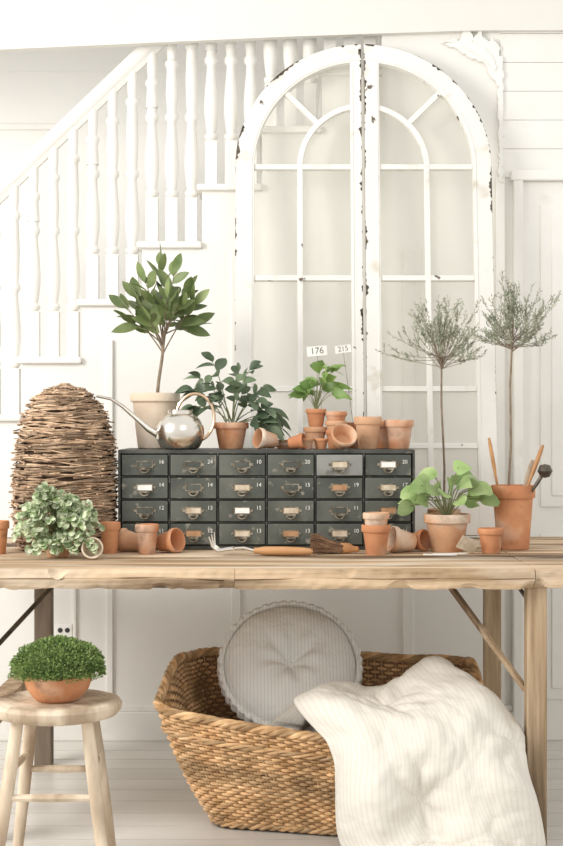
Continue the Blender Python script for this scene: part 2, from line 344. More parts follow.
# ---------------------------------------------------------------- arched sashes
th=math.asin(.1446); SH=1.31; RR=.454
def peel(e,path,inward,dens,seed,yf,scale=.013):
    vs=[];fs=[]; s_=0
    for i,(x,z) in enumerate(path):
        if i: s_+=math.hypot(x-path[i-1][0],z-path[i-1][1])
        w=(noise.noise(Vector((s_*6,seed,0)))*1.3+noise.noise(Vector((s_*24,seed,3)))*1.1+noise.noise(Vector((s_*85,seed,5)))*.8-.30+dens(x,z))*scale
        w=max(.0003,min(w,.017)); ix,iz=inward(x,z)
        vs+=[(x,yf,z),(x+ix*w,yf,z+iz*w)]
    for i in range(len(path)-1): fs.append((2*i,2*i+1,2*i+3,2*i+2))
    MB().add(vs,fs).obj('peeled_edge',BARE,e,smooth=False,recalc=False)
for sgn,lab in((-1,'tall white arched window sash leaning on wall, chipped centre stile'),(1,'tall white arched window sash with chipped paint and peeling outer edge')):
    e=thing('window_sash',lab,'window',(X(363.5,1.25),1.098,TZ+.0055),'pair of salvaged arched sashes',(-th,0,0))
    cs=.045 if sgn<0 else .058
    f=MB(); g0=.005
    def bx(a,b,y0,y1,z0,z1,m):
        a,b=sorted((a*sgn,b*sgn)); m.box(a,b,y0,y1,z0,z1)
    bx(g0,cs,-.035,0,0,SH+RR-.012,f)
    bx(RR-.066,RR,-.035,0,0,SH,f)
    bx(cs,RR-.066,-.035,0,0,.12,f)
    a0,a1=(.0,pi/2-.012) if sgn>0 else (pi/2+.012,pi)
    f.arc(0,SH,RR-.066,RR,a0,a1,-.0348,-.0002,40)
    f.arc(0,SH,RR-.060,RR-.054,a0,a1,-.0375,-.030,40); bx(RR-.060,RR-.054,-.0375,-.03,.12,SH,f); bx(cs-.010,cs-.005,-.0375,-.03,.12,SH+.37,f)
    f.obj('frame',SASH,e,smooth=False,bevel=.0012)
    q=MB(); mw=.0095
    bx(.225-mw,.225+mw,-.03,-.008,.12,SH,q)
    for h in (SH,SH-.405,SH-.80,SH-1.0):
        bx(cs,RR-.066,-.028,-.010,h-mw,h+mw,q)
    b0,b1=(0,pi/2-.2) if sgn>0 else (pi/2+.2,pi)
    q.arc(0,SH,.216,.235,b0,b1,-.03,-.008,24)
    am=pi/4 if sgn>0 else 3*pi/4
    ca,sa=math.cos(am),math.sin(am); px,pz=-sa*mw,ca*mw
    q.prism([(ca*.23+px,SH+sa*.23+pz),(ca*.23-px,SH+sa*.23-pz),(ca*.395-px,SH+sa*.395-pz),(ca*.395+px,SH+sa*.395+pz)],-.028,-.010)
    q.obj('glazing_bars',SASH,e,smooth=False,bevel=.002)
    gp=[(.03*sgn,.1),(.42*sgn,.1),(.42*sgn,SH)]+[(.42*sgn*math.cos(a),SH+.42*math.sin(a)) for a in [i*pi/2/16 for i in range(1,16)]]+[(.03*sgn,SH+.42)]
    MB().prism(gp,-.010,-.007).obj('glass_panes',GLASS,e,smooth=False)
    pa=[((g0+.0002)*sgn,.3+i*.003) for i in range(int((SH+RR-.015-.3)/.003))]
    peel(e,pa,lambda x,z:(sgn,0),lambda x,z:(.62 if z>1.5 else .30 if z>1.1 else .25 if z>.7 else -.05)+(0 if sgn<0 else -.1),2+sgn,-.0358,.011)
    pa=[(RR*sgn,.3+i*.003) for i in range(int((SH-.3)/.003))]+[((RR+.0006)*sgn*math.cos(a),SH+(RR+.0006)*math.sin(a)) for a in [i*.007 for i in range(0,222)]]
    def inw(x,z):
        if z<SH: return (-sgn,0)
        l=math.hypot(x,z-SH); return (-x/l,-(z-SH)/l)
    peel(e,pa,inw,lambda x,z:.50*math.exp(-((z-SH)/.12)**2)+(.24 if z>SH+.05 else .0),8+sgn,-.0358,.010)
# ---------------------------------------------------------------- card catalog
CYF=.62; CX0=X(118,CYF); CX1=X(415,CYF); cw=(CX1-CX0); ncol,nrow=6,4
cat=thing('drawer_cabinet','dark grey-green metal card cabinet with twenty-four small numbered drawers','drawer cabinet',((CX0+CX1)/2,CYF,TZ+.0005))
b=MB(); hw=cw/2; H=.311; D=.33
b.box(-hw,hw,.006,D,0,.012); b.box(-hw,hw,.0,D,H-.012,H); b.box(-hw,-hw+.008,0,D,.012,H-.012); b.box(hw-.008,hw,0,D,.012,H-.012); b.box(-hw+.008,hw-.008,D-.01,D,.012,H-.012)
iw=(cw-.016)/ncol; ih=(H-.024)/nrow
for i in range(1,ncol): b.box(-hw+.008+iw*i-.003,-hw+.008+iw*i+.003,.002,D-.01,.012,H-.012)
for j in range(1,nrow): b.box(-hw+.008,hw-.008,.003,D-.01,.012+ih*j-.002,.012+ih*j+.002)
b.obj('cabinet_body',CABF,cat,smooth=False,bevel=.0015)
fm=MB().box(-iw/2+.0045,iw/2-.0045,-.004,.012,-ih/2+.0035,ih/2-.0035)
fm.box(-iw/2+.006,iw/2-.006,.012,.30,-ih/2+.005,ih/2-.008)
fme={0:fm.mesh('drawer',CAB,False),1:fm.mesh('drawer_worn',CABL,False)}
pm=MB(); a,c_=.026,.0115
pm.box(-a,a,-.0065,-.004,c_-.0028,c_); pm.box(-a,a,-.0065,-.004,-c_,-c_+.0028); pm.box(-a,-a+.0032,-.0065,-.004,-c_,c_); pm.box(a-.0032,a,-.0065,-.004,-c_,c_)
for sx in(-1,1): pm.box(sx*(a+.004)-.004,sx*(a+.004)+.004,-.006,-.004,-.004,.004)
pm.arc(0,-c_+.001,.0125,.0165,pi,2*pi,-.016,-.004,10); pm.box(-.0165,.0165,-.0165,-.013,-c_-.005,-c_+.001)
pme=pm.mesh('pull',PULL,False)
cme={}
for kx,mt in enumerate((CARD,CARDT,CAB,PAPER)): cme[kx]=MB().box(-a+.003,a-.003,-.0052,-.004,-c_+.0025,c_-.0025).mesh('card',mt,False)
nums=[['16','24','10','20','','20'],['14','14','14','15','19','17'],['12','13','15','13','11','10'],['11','12','13','13','10','11']]
cards=[[2,2,2,2,0,3],[3,2,0,2,1,0],[2,0,3,0,2,1],[0,1,0,1,0,1]]
for j in range(nrow):
    for i in range(ncol):
        L_=1 if (i==4 and j==0) else 0
        cx=-hw+.008+iw*(i+.5); cz=H-.012-ih*(j+.5); yo=-.012 if L_ else R(-.003,.0)
        dr=mk('drawer',fme[L_],cat,(cx,yo,cz),bevel=.002)
        if L_: dr['label']='paler worn grey drawer front'
        mk('pull',pme,dr,(0,0,.002)); mk('label_card',cme[cards[j][i]],dr,(0,0,.002))
        if nums[j][i]:
            o=mk('number_marking',textmesh(nums[j][i],.017,WHITE),dr,(.052,-.0045,.010)); o.rotation_euler=(pi/2,0,0)
CT=TZ+.312
# ---------------------------------------------------------------- pots
def potprof(rt,rb,h,rim=.24,t=.08):
    rh=h*rim; k=rt-.06*rt; tt=max(.004,rt*t)
    rl=rb+(k-rb)*(1-rim)
    return [(.0,.0),(rb*.95,0),(rb,.003),(rl,h-rh),(k+.03*rt,h-rh),(rt,h-rh+.003),(rt,h-.003),(rt-.002,h),(rt-tt,h),(rt-tt-.002,h-.003),(rl-tt,h-rh),(rb-tt,.008),(0,.008)]
pc={}
def potme(rt,rb,h,mat,rim=.24):
    k=(round(rt,4),round(rb,4),round(h,4),mat.name,rim)
    if k not in pc: pc[k]=MB().lathe(potprof(rt,rb,h,rim),36).mesh('flower_pot',mat,True,35)
    return pc[k]
def pot(u,y,z,rt,h,label,mat=None,rb=None,group='loose clay pots',rim=.24,x=None):
    mat=mat or TERRA; rb=rb or rt*.68
    o=mk('flower_pot',potme(rt,rb,h,mat,rim),None,(X(u,y) if x is None else x,y,z+.0003)); tag(o,label,'flower pot',group); o.rotation_euler=(0,0,R(0,6)); return o
def lying(u,y,z,rt,h,az,label,mat=None,rim=.24,tilt=None):
    mat=mat or TERRA; rb=rt*.68
    o=mk('flower_pot',potme(rt,rb,h,mat,rim),None,(X(u,y),y,z)); a=math.atan((rt-rb)/h) if tilt is None else tilt
    d=Vector((math.cos(az)*math.cos(a),math.sin(az)*math.cos(a),math.sin(a)))
    o.rotation_mode='QUATERNION'; o.rotation_quaternion=d.to_track_quat('Z','Y'); o.location=Vector((X(u,y),y,z))-d*h*.5
    rest(o,z); tag(o,label,'flower pot','loose clay pots'); return o
def potted(name,label,cat_,u,y,z,rt,h,mat,rb=None,rim=.24,soil=True,potlabel=None):
    e=thing(name,label,cat_,(X(u,y),y,z+.0003)); rb=rb or rt*.68
    mk('pot',potme(rt,rb,h,mat,rim),e,label=potlabel)
    if soil: MB().lathe([(0,h*.86),(rt*.82,h*.85)],24).obj('soil',SOIL,e)
    return e
def branch(L,Sx,base,tip,nl,LL,LW,start=.3,sp=55,r=.003,curl=.25,fold=.25,bow=.25,heart=False,pet=0,wave=0,upb=.0):
    base=Vector(base); tip=Vector(tip); c=base.lerp(tip,.5)+Vector((0,0,1))*(tip-base).length*bow
    P=lambda t:(1-t)**2*base+2*t*(1-t)*c+t*t*tip
    Sx.tube([P(i/7) for i in range(8)],[r*(1-.6*i/7) for i in range(8)],5)
    for k in range(nl):
        t=start+(1-start)*(k+.5)/nl; p=P(t); tg=(P(min(1,t+.03))-P(t-.03)).normalized()
        a=k*2.4+R(-.4,.4); q=tg.cross(Vector((.3,.2,.9))).normalized(); w=tg.cross(q)
        s_=math.radians(sp*(1.15-.5*t)+R(-12,12)); d=tg*math.cos(s_)+(q*math.cos(a)+w*math.sin(a))*math.sin(s_)+Vector((0,0,upb))
        if pet:
            Sx.tube([p,p+d.normalized()*pet],r*.5,4); p=p+d.normalized()*pet
        s1=R(.75,1.15); L.leaf(p,d,LL*s1,LW*s1,curl+R(-.1,.15),fold,heart,6,None,wave)
    tg=(tip-c).normalized(); L.leaf(tip,tg+Vector((R(-.2,.2),R(-.2,.2),upb)),LL*.9,LW*.9,curl,fold,heart,6,None,wave)
# bay tree
y=.81
e=potted('potted_bay_tree','young bay tree with pointed green leaves in cream clay pot','potted tree',155,y,CT,.081,.18,CREAM,.056,.16)
L=MB();Sx=MB()
Sx.tube([(.005,0,.15),(.012,0,.22),(.024,.0,.30),(.026,0,.36)],[.006,.0055,.005,.005],8)
top=Vector((.026,0,.335))
for dx_,dz,dy in((-.13,.13,0),(-.10,.17,.04),(-.06,.22,-.03),(-.01,.29,.02),(.04,.25,-.02),(.08,.19,.04),(.11,.14,-.03),(.10,.07,.05),(-.11,.08,-.05),(.02,.16,-.08),(-.03,.15,.08),(.03,.11,.09),(-.04,.08,-.09),(.06,.13,-.07),(-.08,.12,.07)):
    branch(L,Sx,top+Vector((0,0,R(-.03,.04))),top+Vector((dx_*.94,dy*.9,dz*.93)),6,.085,.035,.35,55,.0028,.10,.22,.12,upb=.2)
L.obj('foliage',BAY,e,recalc=False); Sx.obj('stem',BARK,e)
# broad-leaf plant
y=.76
e=potted('potted_houseplant','spreading dark blue-green leafy plant in terracotta pot','potted plant',231,y,CT,.057,.085,TERRA)
L=MB();Sx=MB()
for dx_,dz,dy in((-.14,.13,0),(-.12,.17,.05),(-.07,.23,.0),(.02,.19,.03),(.07,.20,-.02),(.11,.13,.03),(.15,.06,-.02),(.17,.0,.02),(-.13,.07,-.01),(.02,.13,-.05),(-.06,.14,-.04),(.09,.09,-.05),(.05,.13,.07),(.14,.0,-.04),(-.05,.09,-.05),(.16,.03,.0)):
    branch(L,Sx,(R(-.01,.01),R(-.01,.01),.07),(dx_*.9,dy,.07+dz*.93),5,.062,.034,.45,60,.0022,.35,.25,.30)
L.obj('foliage',DARKL,e,recalc=False); Sx.obj('stem',STEM,e)
# bright plant on a stack
y=.80
pot(315,y,CT,.038,.07,'terracotta pot under a leafy seedling pot',TERRAP)
e=potted('potted_seedling','bright green leafy seedling in small terracotta pot on another pot','potted plant',316,y,CT+.0705,.034,.058,TERRA)
L=MB();Sx=MB()
for i in range(17):
    a=i*2.4; rr=R(.015,.06); tip=(rr*math.cos(a)+.008,rr*math.sin(a)*.8,.06+R(.035,.125))
    branch(L,Sx,(0,0,.05),tip,1,.072,.042,.8,45,.0016,.45,.2,.3,heart=True,wave=.06)
L.obj('foliage',BRIGHT,e,recalc=False); Sx.obj('stem',STEM,e)
pot(336,.79,CT,.036,.06,'small terracotta pot at bottom of a stack',TERRA)
pot(336,.79,CT+.030,.036,.06,'small terracotta pot nested in a stack',TERRAP)
pot(336,.79,CT+.060,.036,.06,'small terracotta pot topping a stack',TERRA)
pot(354,.88,CT,.034,.085,'terracotta pot standing behind a stack of pots',TERRA)
lying(266,.69,CT,.034,.062,math.radians(-150),'small terracotta pot lying on its side on the cabinet',TERRAP)
lying(297,.665,CT,.026,.05,math.radians(-20),'tiny terracotta pot tipped over on the cabinet',TERRA)
def saucer(u,y,z,r,lab,mat):
    h=.012
    o=MB().lathe([(0,0),(r*.8,0),(r,h),(r*.95,h),(r*.77,.004),(0,.004)],32).obj('saucer',mat,None,(X(u,y),y,z+.0003)); tag(o,lab,'saucer','clay saucers')
for i in range(3): saucer(288,.76,CT+i*.0085,.042-.003*i,'small clay saucer stacked on the cabinet',(TERRAP,CREAM,TERRAP)[i])
pot(306,.69,CT,.026,.035,'small shallow terracotta pot on the cabinet',TERRAP)
pot(321,.70,CT,.024,.034,'small shallow terracotta pot on the cabinet',TERRA)
lying(343,.655,CT,.042,.045,math.radians(-75),'pale clay pot tipped over at the cabinet edge',TERRAP,.3,tilt=math.radians(38))
pot(368,.74,CT,.045,.103,'weathered terracotta pot on the cabinet',TERRAP)
pot(383,.86,CT,.040,.09,'terracotta pot standing between two larger pots',TERRA)
pot(399,.75,CT,.048,.093,'terracotta pot with pale rim near cabinet corner',TERRA)
# price tags
for u,v,y,w,tx,c0 in((317,351,.80,.033,'176',0),(343,349,.79,.026,'215',1)):
    zt=Z(v,y)
    e=thing('price_tag','small white price card reading '+tx+' on thin wire','price tag',(X(u,y),y,zt),'price cards',(0,math.radians(-5 if c0==0 else -8),math.radians(8)))
    MB().box(-w,w,-.001,.001,-w*.48,w*.48).obj('card',PAPER,e,smooth=False)
    o=mk('number_marking',textmesh(tx,w*.9,INK,.0002),e,(0,-.0012,0)); o.rotation_euler=(pi/2,0,0)
    MB().tube([(0,.0015,w*.4),(0,.0018,-.05),(0,.002,(CT+(.125 if c0==0 else .07))-zt)],.0008,6).obj('wire',PULL,e)
# watering can
y=.675
e=thing('watering_can','polished silver watering can with long thin spout','watering can',(X(180,y),y,CT+.0004))
b=MB(); r=.077
b.lathe([(0,0),(.052,0),(.062,.006),(.074,.03),(r,.052),(.075,.072),(.064,.094),(.048,.108),(.04,.112),(.04,.122),(.043,.124),(.037,.124),(.036,.112),(.06,.09),(.07,.06),(.06,.02),(0,.01)],40).obj('body',STEEL,e)
b=MB(); b.tube([(-.066,-.005,.045),(-.10,-.01,.065),(-.14,-.012,.10),(-.18,-.014,.135),(-.215,-.015,.158),(-.262,-.016,.168)],[.013,.010,.0075,.006,.005,.0045],12).obj('spout',STEEL,e)
b=MB(); hp=[]
for i in range(21):
    a=math.radians(165-i*11.5); hp.append((.048+.060*math.cos(a),0,.10+.075*math.sin(a)))
hp.append((.066,0,.028)); b.tube(hp,.005,8).obj('handle',COPPER,e)
# pots on the table
pot(147,.46,TZ,.036,.09,'small terracotta pot standing on the table',TERRA)
lying(131,.54,TZ,.036,.07,math.radians(170),'small terracotta pot lying behind an upright one',TERRAP)
lying(169,.51,TZ,.038,.07,math.radians(-35),'small terracotta pot lying with its mouth open',TERRA)
pot(110,.48,TZ,.032,.095,'slim terracotta pot beside leafy plant',TERRA)
pot(-2,.47,TZ,.034,.10,'terracotta pot at the table end',TERRA)
pot(376,.44,TZ,.044,.09,'terracotta pot holding another small pot',TERRA)
pot(376,.44,TZ+.048,.040,.078,'small terracotta pot nested in larger pot',TERRAP)
lying(402,.52,TZ,.040,.075,math.radians(-160),'terracotta pot lying on its side by the cabinet',TERRAP)
lying(417,.57,TZ,.034,.065,math.radians(-40),'small terracotta pot lying beside another',TERRA)
pot(491,.50,TZ,.041,.075,'small terracotta pot between two potted plants',TERRA)
lying(92,.31,TZ,.032,.05,math.radians(-80),'pale clay pot lying under trailing leaves',CREAM)
# skep
y=.66
e=thing('twig_beehive','dome-shaped garden beehive wound from brown twigs','wicker beehive',(X(65,y),y,TZ+.001))
SP=[(0,.146),(.12,.156),(.25,.155),(.34,.145),(.41,.126),(.455,.103),(.485,.075),(.505,.042),(.512,.0)]
def sr(h):
    for (a,ra),(b_,rb_) in zip(SP,SP[1:]):
        if h<=b_:
            t=(h-a)/(b_-a); return ra+(rb_-ra)*t
    return 0
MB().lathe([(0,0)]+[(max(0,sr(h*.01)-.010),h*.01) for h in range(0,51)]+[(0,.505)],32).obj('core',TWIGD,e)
b=MB()
for i in range(900):
    h=.006+.50*(i/900)+R(-.006,.006); h=min(max(h,.005),.503); a0=R(0,2*pi); span=R(.7,2.4); n=int(span*7)+3; tl=R(-.035,.035) if i%3==0 else R(-.014,.014); ph=R(0,6); ph2=R(0,6); jr=R(-.006,.008); b.tint=R(0,1)
    ps=[]
    for k in range(n):
        a=a0+span*k/(n-1); hh=min(max(h+tl*math.sin(a*1.0+ph)+.003*math.sin(a*4+ph2),.005),.508); rr=sr(hh)+jr+.003*math.sin(a*6+ph)+(.018*R(0,1)**2 if k in(0,n-1) else 0)
        ps.append((rr*math.cos(a),rr*math.sin(a),hh))
    b.tube(ps,R(.0014,.0034),5)
for i in range(7):
    a=R(0,6.28); b.tint=R(0,1); p=Vector((.05*math.cos(a),.05*math.sin(a),.50)); q=Vector((.05*math.cos(a+2.6),.05*math.sin(a+2.6),.50)); b.tube([p,p.lerp(q,.5)+Vector((0,0,.018)),q],.0025,5)
b.obj('twig_coils',TWIG,e)
# variegated trailing plant
y=.37
e=potted('potted_trailing_plant','wide trailing variegated pale green small-leaf plant in clay pot','potted plant',58,y,TZ,.045,.055,TERRAP)
L=MB();Sx=MB()
for i in range(150):
    a=R(0,2*pi); rr=R(.2,1); tip=Vector((.133*rr*math.cos(a),.10*rr*math.sin(a)-.02,.03+.15*math.sqrt(max(0,1-rr*rr*.97))+R(-.02,.02)))
    tip.z+=.05*noise.noise(Vector((tip.x*14,tip.y*14,2)))
    if i%5==0: tip=Vector((R(-.08,.12),-.085,R(.02,.07)))
    tip.z=max(tip.z,.03)
    if tip.y>.07: tip.y=.07
    branch(L,Sx,(0,0,.05),tip,6,.020,.021,.5,65,.0011,.2,.12,.45,heart='round')
for m_ in (L,Sx): m_.v=[(a,b_,max(c_,.002)) for a,b_,c_ in m_.v]
L.obj('foliage',VARI,e,recalc=False); Sx.obj('stem',STEM,e)
# topiaries
def topiary(e,base,c,rx,rup,rdn,nb=34):
    L=MB();Sx=MB(); c=Vector(c); b0=Vector(base)
    Sx.tube([b0,b0.lerp(c,.3)+Vector((.004,0,0)),b0.lerp(c,.7)+Vector((-.003,0,0)),c],[.0042,.0038,.0035,.003],8)
    for i in range(nb):
        a=2*pi*i/nb*7+R(-.3,.3); el=R(-.28,.98)*pi/2
        ln=R(.5,1.15); ce,se=math.cos(el),math.sin(el)
        tip=c+Vector((rx*ln*math.cos(a)*ce,rx*.85*ln*math.sin(a)*ce,(rup if se>0 else rdn)*ln*se+.025))
        mid=c.lerp(tip,.55)+Vector((R(-.015,.015),R(-.015,.015),-.025*ce)); s0=c-Vector((0,0,R(0,.05)))
        P=lambda t:(1-t)**2*s0+2*t*(1-t)*mid+t*t*tip
        Sx.tube([P(k/5) for k in range(6)],[.0012-.0002*k for k in range(6)],4)
        tg=(tip-mid).normalized()
        for k in range(22):
            t=.38+.62*k/21; p=P(t); d=tg*1.0+Vector((R(-1,1),R(-1,1),R(-1,1)))*.85; L.needle(p,d,R(.008,.014),.0044)
        for s_ in range(3):
            t=R(.4,.95); p=P(t); d=(tg*.7+Vector((R(-.8,.8),R(-.8,.8),R(.1,1.3)))).normalized(); l2=R(.018,.042)
            Sx.tube([p,p+d*l2],.0006,3)
            for k in range(11): L.needle(p+d*l2*(.15+.85*k/10),d*.9+Vector((R(-1,1),R(-1,1),R(-1,1)))*.8,R(.007,.012),.0042)
    L.obj('foliage',ROSE,e,recalc=False); Sx.obj('trunk',BARK,e)
y=.90; e=potted('potted_topiary','slender grey-green rosemary topiary on thin bare trunk','potted topiary',444,y,TZ,.055,.11,TERRAP)
topiary(e,(0,0,.09),(-.008,0,Z(356,y)-TZ),.188,.165,.11,60)
y=.64; e=potted('potted_topiary','rosemary topiary on thin trunk in tall weathered terracotta pot','potted topiary',513,y,TZ,.069,.20,TERRA,.05,.2)
topiary(e,(-.015,0,.17),(-.002,0,Z(337,y)-TZ),.150,.160,.11,62)
# tools standing in tall pot
def stick(u1,v1,y1,u0,v0,y0,r,name,label,cat_,mat,head=None):
    a=Vector((X(u0,y0),y0,Z(v0,y0))); b_=Vector((X(u1,y1),y1,Z(v1,y1)))
    e=thing(name,label,cat_,a); d=b_-a
    MB().tube([d*0,d*.5,d*.6,d*.9,d],[r*.6,r*.7,r,r,r*.6],10).obj('handle',mat,e)
    if head: MB().lathe([(0,-.022),(.014,-.018),(.024,0),(.016,.018),(0,.022)],20,tuple(d)).obj('head',IRON,e)
stick(489,438,.60,502,512,.63,.006,'garden_dibber','thin wooden garden stick standing in the tall pot','garden tool',HANDLE)
stick(543,445,.60,519,510,.62,.007,'garden_dibber','wooden tool handle leaning in the tall pot','garden tool',HANDLE)
stick(533,460,.66,517,512,.66,.008,'garden_dibber','pale wooden tool handle leaning in the tall pot','garden tool',STOOLW)
stick(545,471,.58,521,508,.61,.006,'garden_scoop','dark iron garden scoop leaning in the tall pot','garden tool',IRON,True)
# pothos
y=.56
e=potted('potted_pothos','bright green heart-leaved plant in whitewashed terracotta pot','potted plant',447,y,TZ,.072,.115,TERRAP)
L=MB();Sx=MB()
for i in range(26):
    a=i*2.4; rr=.03+.078*math.sqrt(i/26); tip=Vector((rr*math.cos(a)*1.15,rr*math.sin(a)*.6,.10+.135*(1-(rr/.13)**2)+R(-.01,.035)))
    c0=Vector((0,0,.1)); Sx.tube([c0,c0.lerp(tip,.5)+Vector((0,0,.03)),tip],.0018,5)
    d=Vector((math.cos(a),math.sin(a)*.5-.25,R(-.1,.5))); k=R(.055,.072); L.leaf(tip-d*.015,d,k,k*.86,.35,.10,'round' if i%2 else True,8,(R(-.3,.3),R(-1.5,-.8),.8))
L.obj('foliage',POTH,e,recalc=False); Sx.obj('stem',STEM,e)
# hand fork
y=.41
e=thing('hand_fork','small garden hand fork with turned wooden handle','garden tool',(X(254,y),y,TZ+.0005),rot=(0,0,math.radians(-5)))
MB().tube([(0,0,.014),(.012,0,.014),(.03,0,.014),(.09,-.002,.014),(.14,-.003,.014),(.168,-.004,.013),(.176,-.004,.013)],[.009,.0095,.013,.0135,.012,.010,.004],12).obj('handle',HANDLE,e)
b=MB(); b.tube([(0,0,.014),(-.03,0,.022),(-.06,0,.020)],.005,8)
b.tube([(-.06,-.028,.020),(-.06,.028,.020)],.0045,6)
for k in(-1,0,1): b.tube([(-.06,k*.026,.020),(-.08,k*.027,.018),(-.105,k*.028,.014),(-.122,k*.029,.028),(-.128+.004*k,k*.030,.062+.005*k)],[.0045,.0045,.0045,.004,.0022],6)
b.obj('tines',STEEL,e)
# brush
y=.47
e=thing('hand_brush','brown bristle hand brush with short wooden handle','brush',(X(343,y),y,TZ+.0005))
b=MB()
for i in range(320):
    b.tint=R(0,1); y0=R(-.022,.022); q=R(0,1); b.tube([(.0,y0*.7,.006+.02*q),(-.04,y0*1.1,.004+.036*q),(-.088+R(-.012,.01),y0*1.6+R(-.004,.004),.002+.058*q)],.0013,3)
b.obj('bristles',BRIST,e)
MB().tube([(-.008,0,.017),(.0,0,.017),(.018,0,.017),(.030,0,.014),(.045,0,.013),(.050,0,.013)],[.016,.0165,.015,.010,.009,.003],12).obj('handle',HANDLE,e)
y=.42
for u,rot,l,lab,mt in((452,.25,.055,'white wooden plant marker lying on the table',PAPER),(440,-.15,.05,'white wooden plant marker lying on the table',PAPER)):
    o=MB().prism([(-l,-.008),(l*.7,-.008),(l,0),(l*.7,.008),(-l,.008)],-.0015,.0015).obj('plant_marker',mt,None,(X(u,y),y+(.03 if rot>0 else 0),TZ+.002),smooth=False); o.rotation_euler=(pi/2,0,rot); tag(o,lab,'plant marker','plant markers')
o=MB().box(-.03,.03,-.001,.001,-.022,.022).obj('seed_packet',CARD,None,(X(468,.46),.46,TZ+.02),smooth=False); o.rotation_euler=(.5,.35,.3); rest(o,TZ); tag(o,'small tan paper seed packet propped on the table','seed packet')
# outlet
e=thing('electrical_outlet','white wall outlet plate with two dark sockets','electrical outlet',(X(64,1.399),1.3995,Z(630,1.4)))
MB().box(-.03,.03,-.006,0,-.024,.024).obj('plate',PLAST,e,smooth=False,bevel=.002)
for s_ in(-1,1): MB().tube([(s_*.013,-.0062,0),(s_*.013,-.008,0)],.009,14).obj('socket',BLACK,e)
# ---------------------------------------------------------------- stool
y=-.24; SZ=.455
e=thing('stool','round worn pale wooden stool with splayed legs','stool',(X(57,y),y,0))
MB().lathe([(0,SZ-.044),(.13,SZ-.044),(.152,SZ-.038),(.163,SZ-.026),(.165,SZ-.012),(.159,SZ-.003),(.148,SZ),(.12,SZ-.003),(0,SZ-.004)],48).obj('seat',STOOLW,e)
fe=[]
for a in (222,318,48,132):
    a=math.radians(a); p=Vector((.115*math.cos(a),.115*math.sin(a),SZ-.035)); q=Vector((.19*math.cos(a),.18*math.sin(a),0)); fe.append((p,q))
    MB().tube([p,p.lerp(q,.3),p.lerp(q,.6),q],[.015,.0172,.0165,.013],12).obj('leg',STOOLW,e)
def rung(i,j,t):
    MB().tube([fe[i][0].lerp(fe[i][1],t),(fe[i][0].lerp(fe[i][1],t)+fe[j][0].lerp(fe[j][1],t))/2,fe[j][0].lerp(fe[j][1],t)],[.008,.0105,.008],8).obj('rung',STOOLW,e)
rung(0,1,.46); rung(2,3,.40); rung(0,3,.30); rung(1,2,.30)
e=thing('potted_cushion_plant','dense dome of tiny green leaves in low terracotta bowl','potted plant',(X(58,y),y,SZ-.0035))
MB().lathe([(0,0),(.052,0),(.062,.008),(.078,.03),(.086,.052),(.088,.066),(.084,.068),(.080,.062),(.072,.035),(0,.012)],40).obj('pot',TERRA,e)
L=MB(); c0=Vector((0,0,.074))
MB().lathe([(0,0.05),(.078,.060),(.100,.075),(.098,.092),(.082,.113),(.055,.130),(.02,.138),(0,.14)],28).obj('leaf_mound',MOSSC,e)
for i in range(8500):
    a=R(0,2*pi); cz=R(-.12,1); sr_=math.sqrt(max(0,1-cz*cz)); k=R(.90,1.10)+.12*noise.noise(Vector((math.cos(a)*3,math.sin(a)*3,cz*4)))
    n_=Vector((sr_*math.cos(a),sr_*math.sin(a),cz)); p=c0+Vector((n_.x*.108,n_.y*.108,n_.z*.076))*k
    L.needle(p,n_+Vector((R(-1,1),R(-1,1),R(-.6,1)))*.9,R(.005,.010),.0048)
L.obj('foliage',MOSS,e,recalc=False)
# ---------------------------------------------------------------- basket
def roundpath(cs,N,rad):
    cs=[Vector(c) for c in cs]; P=[]
    for i in range(4):
        a,b_,c=cs[i-1],cs[i],cs[(i+1)%4]; d1=(a-b_).normalized()*rad; d2=(c-b_).normalized()*rad
        for k in range(9):
            t=k/8; P.append((1-t)**2*(b_+d1)+2*t*(1-t)*b_+t*t*(b_+d2))
    L_=[0]
    for i in range(len(P)): L_.append(L_[-1]+(P[(i+1)%len(P)]-P[i]).length)
    out=[]; j=0
    for k in range(N):
        s_=L_[-1]*k/N
        while L_[j+1]<s_: j+=1
        t=(s_-L_[j])/(L_[j+1]-L_[j]+1e-9); out.append(P[j].lerp(P[(j+1)%len(P)],t))
    return out
ns=136; N_=ns*4
TOP=roundpath([(-.365,.20,.345),(.60,-.0,.315),(.575,.70,.40),(-.275,.80,.42)],N_,.085)
BOT=roundpath([(-.205,.22,.012),(.52,.045,.012),(.52,.60,.012),(-.17,.68,.012)],N_,.08)
cen=Vector((.13,.4,0))
for i,p in enumerate(TOP):
    t=(p.x+.37)/1.0
    if p.y<.3: p.z-=.045*math.sin(pi*min(1,max(0,t)))
    p.z+=.006*noise.noise(Vector((p.x*6,p.y*6,1)))
    if p.x<-.2 and .22<p.y<.78: p.z+=.05*math.sin(pi*(p.y-.22)/.56)**2
    if p.x>.5 and .3<p.y<.72: p.z+=.04*math.sin(pi*(p.y-.30)/.42)**2
def wp(i,h):
    p=BOT[i].lerp(TOP[i],h); o=(p-cen); o.z=0; o.normalize(); return p+o*(.016*math.sin(pi*h)+.006*noise.noise(Vector((p.x*5,p.y*5,p.z*5)))),o
e=thing('wicker_basket','large flared rectangular golden wicker basket under the table','basket',(0,0,0))
b=MB(); nr=30
for r_ in range(nr):
    h=.02+.92*r_/(nr-1)
    ps=[]; base_t=R(.2,.8)
    for i in range(N_):
        p,o=wp(i,h); ps.append(p+o*(.0054*math.cos(pi*i/4+pi*(r_%2)))+Vector((0,0,.0018*noise.noise(Vector((i*.15,r_,0))))))
    b.tint=base_t; b.tube(ps,.0045,6,True)
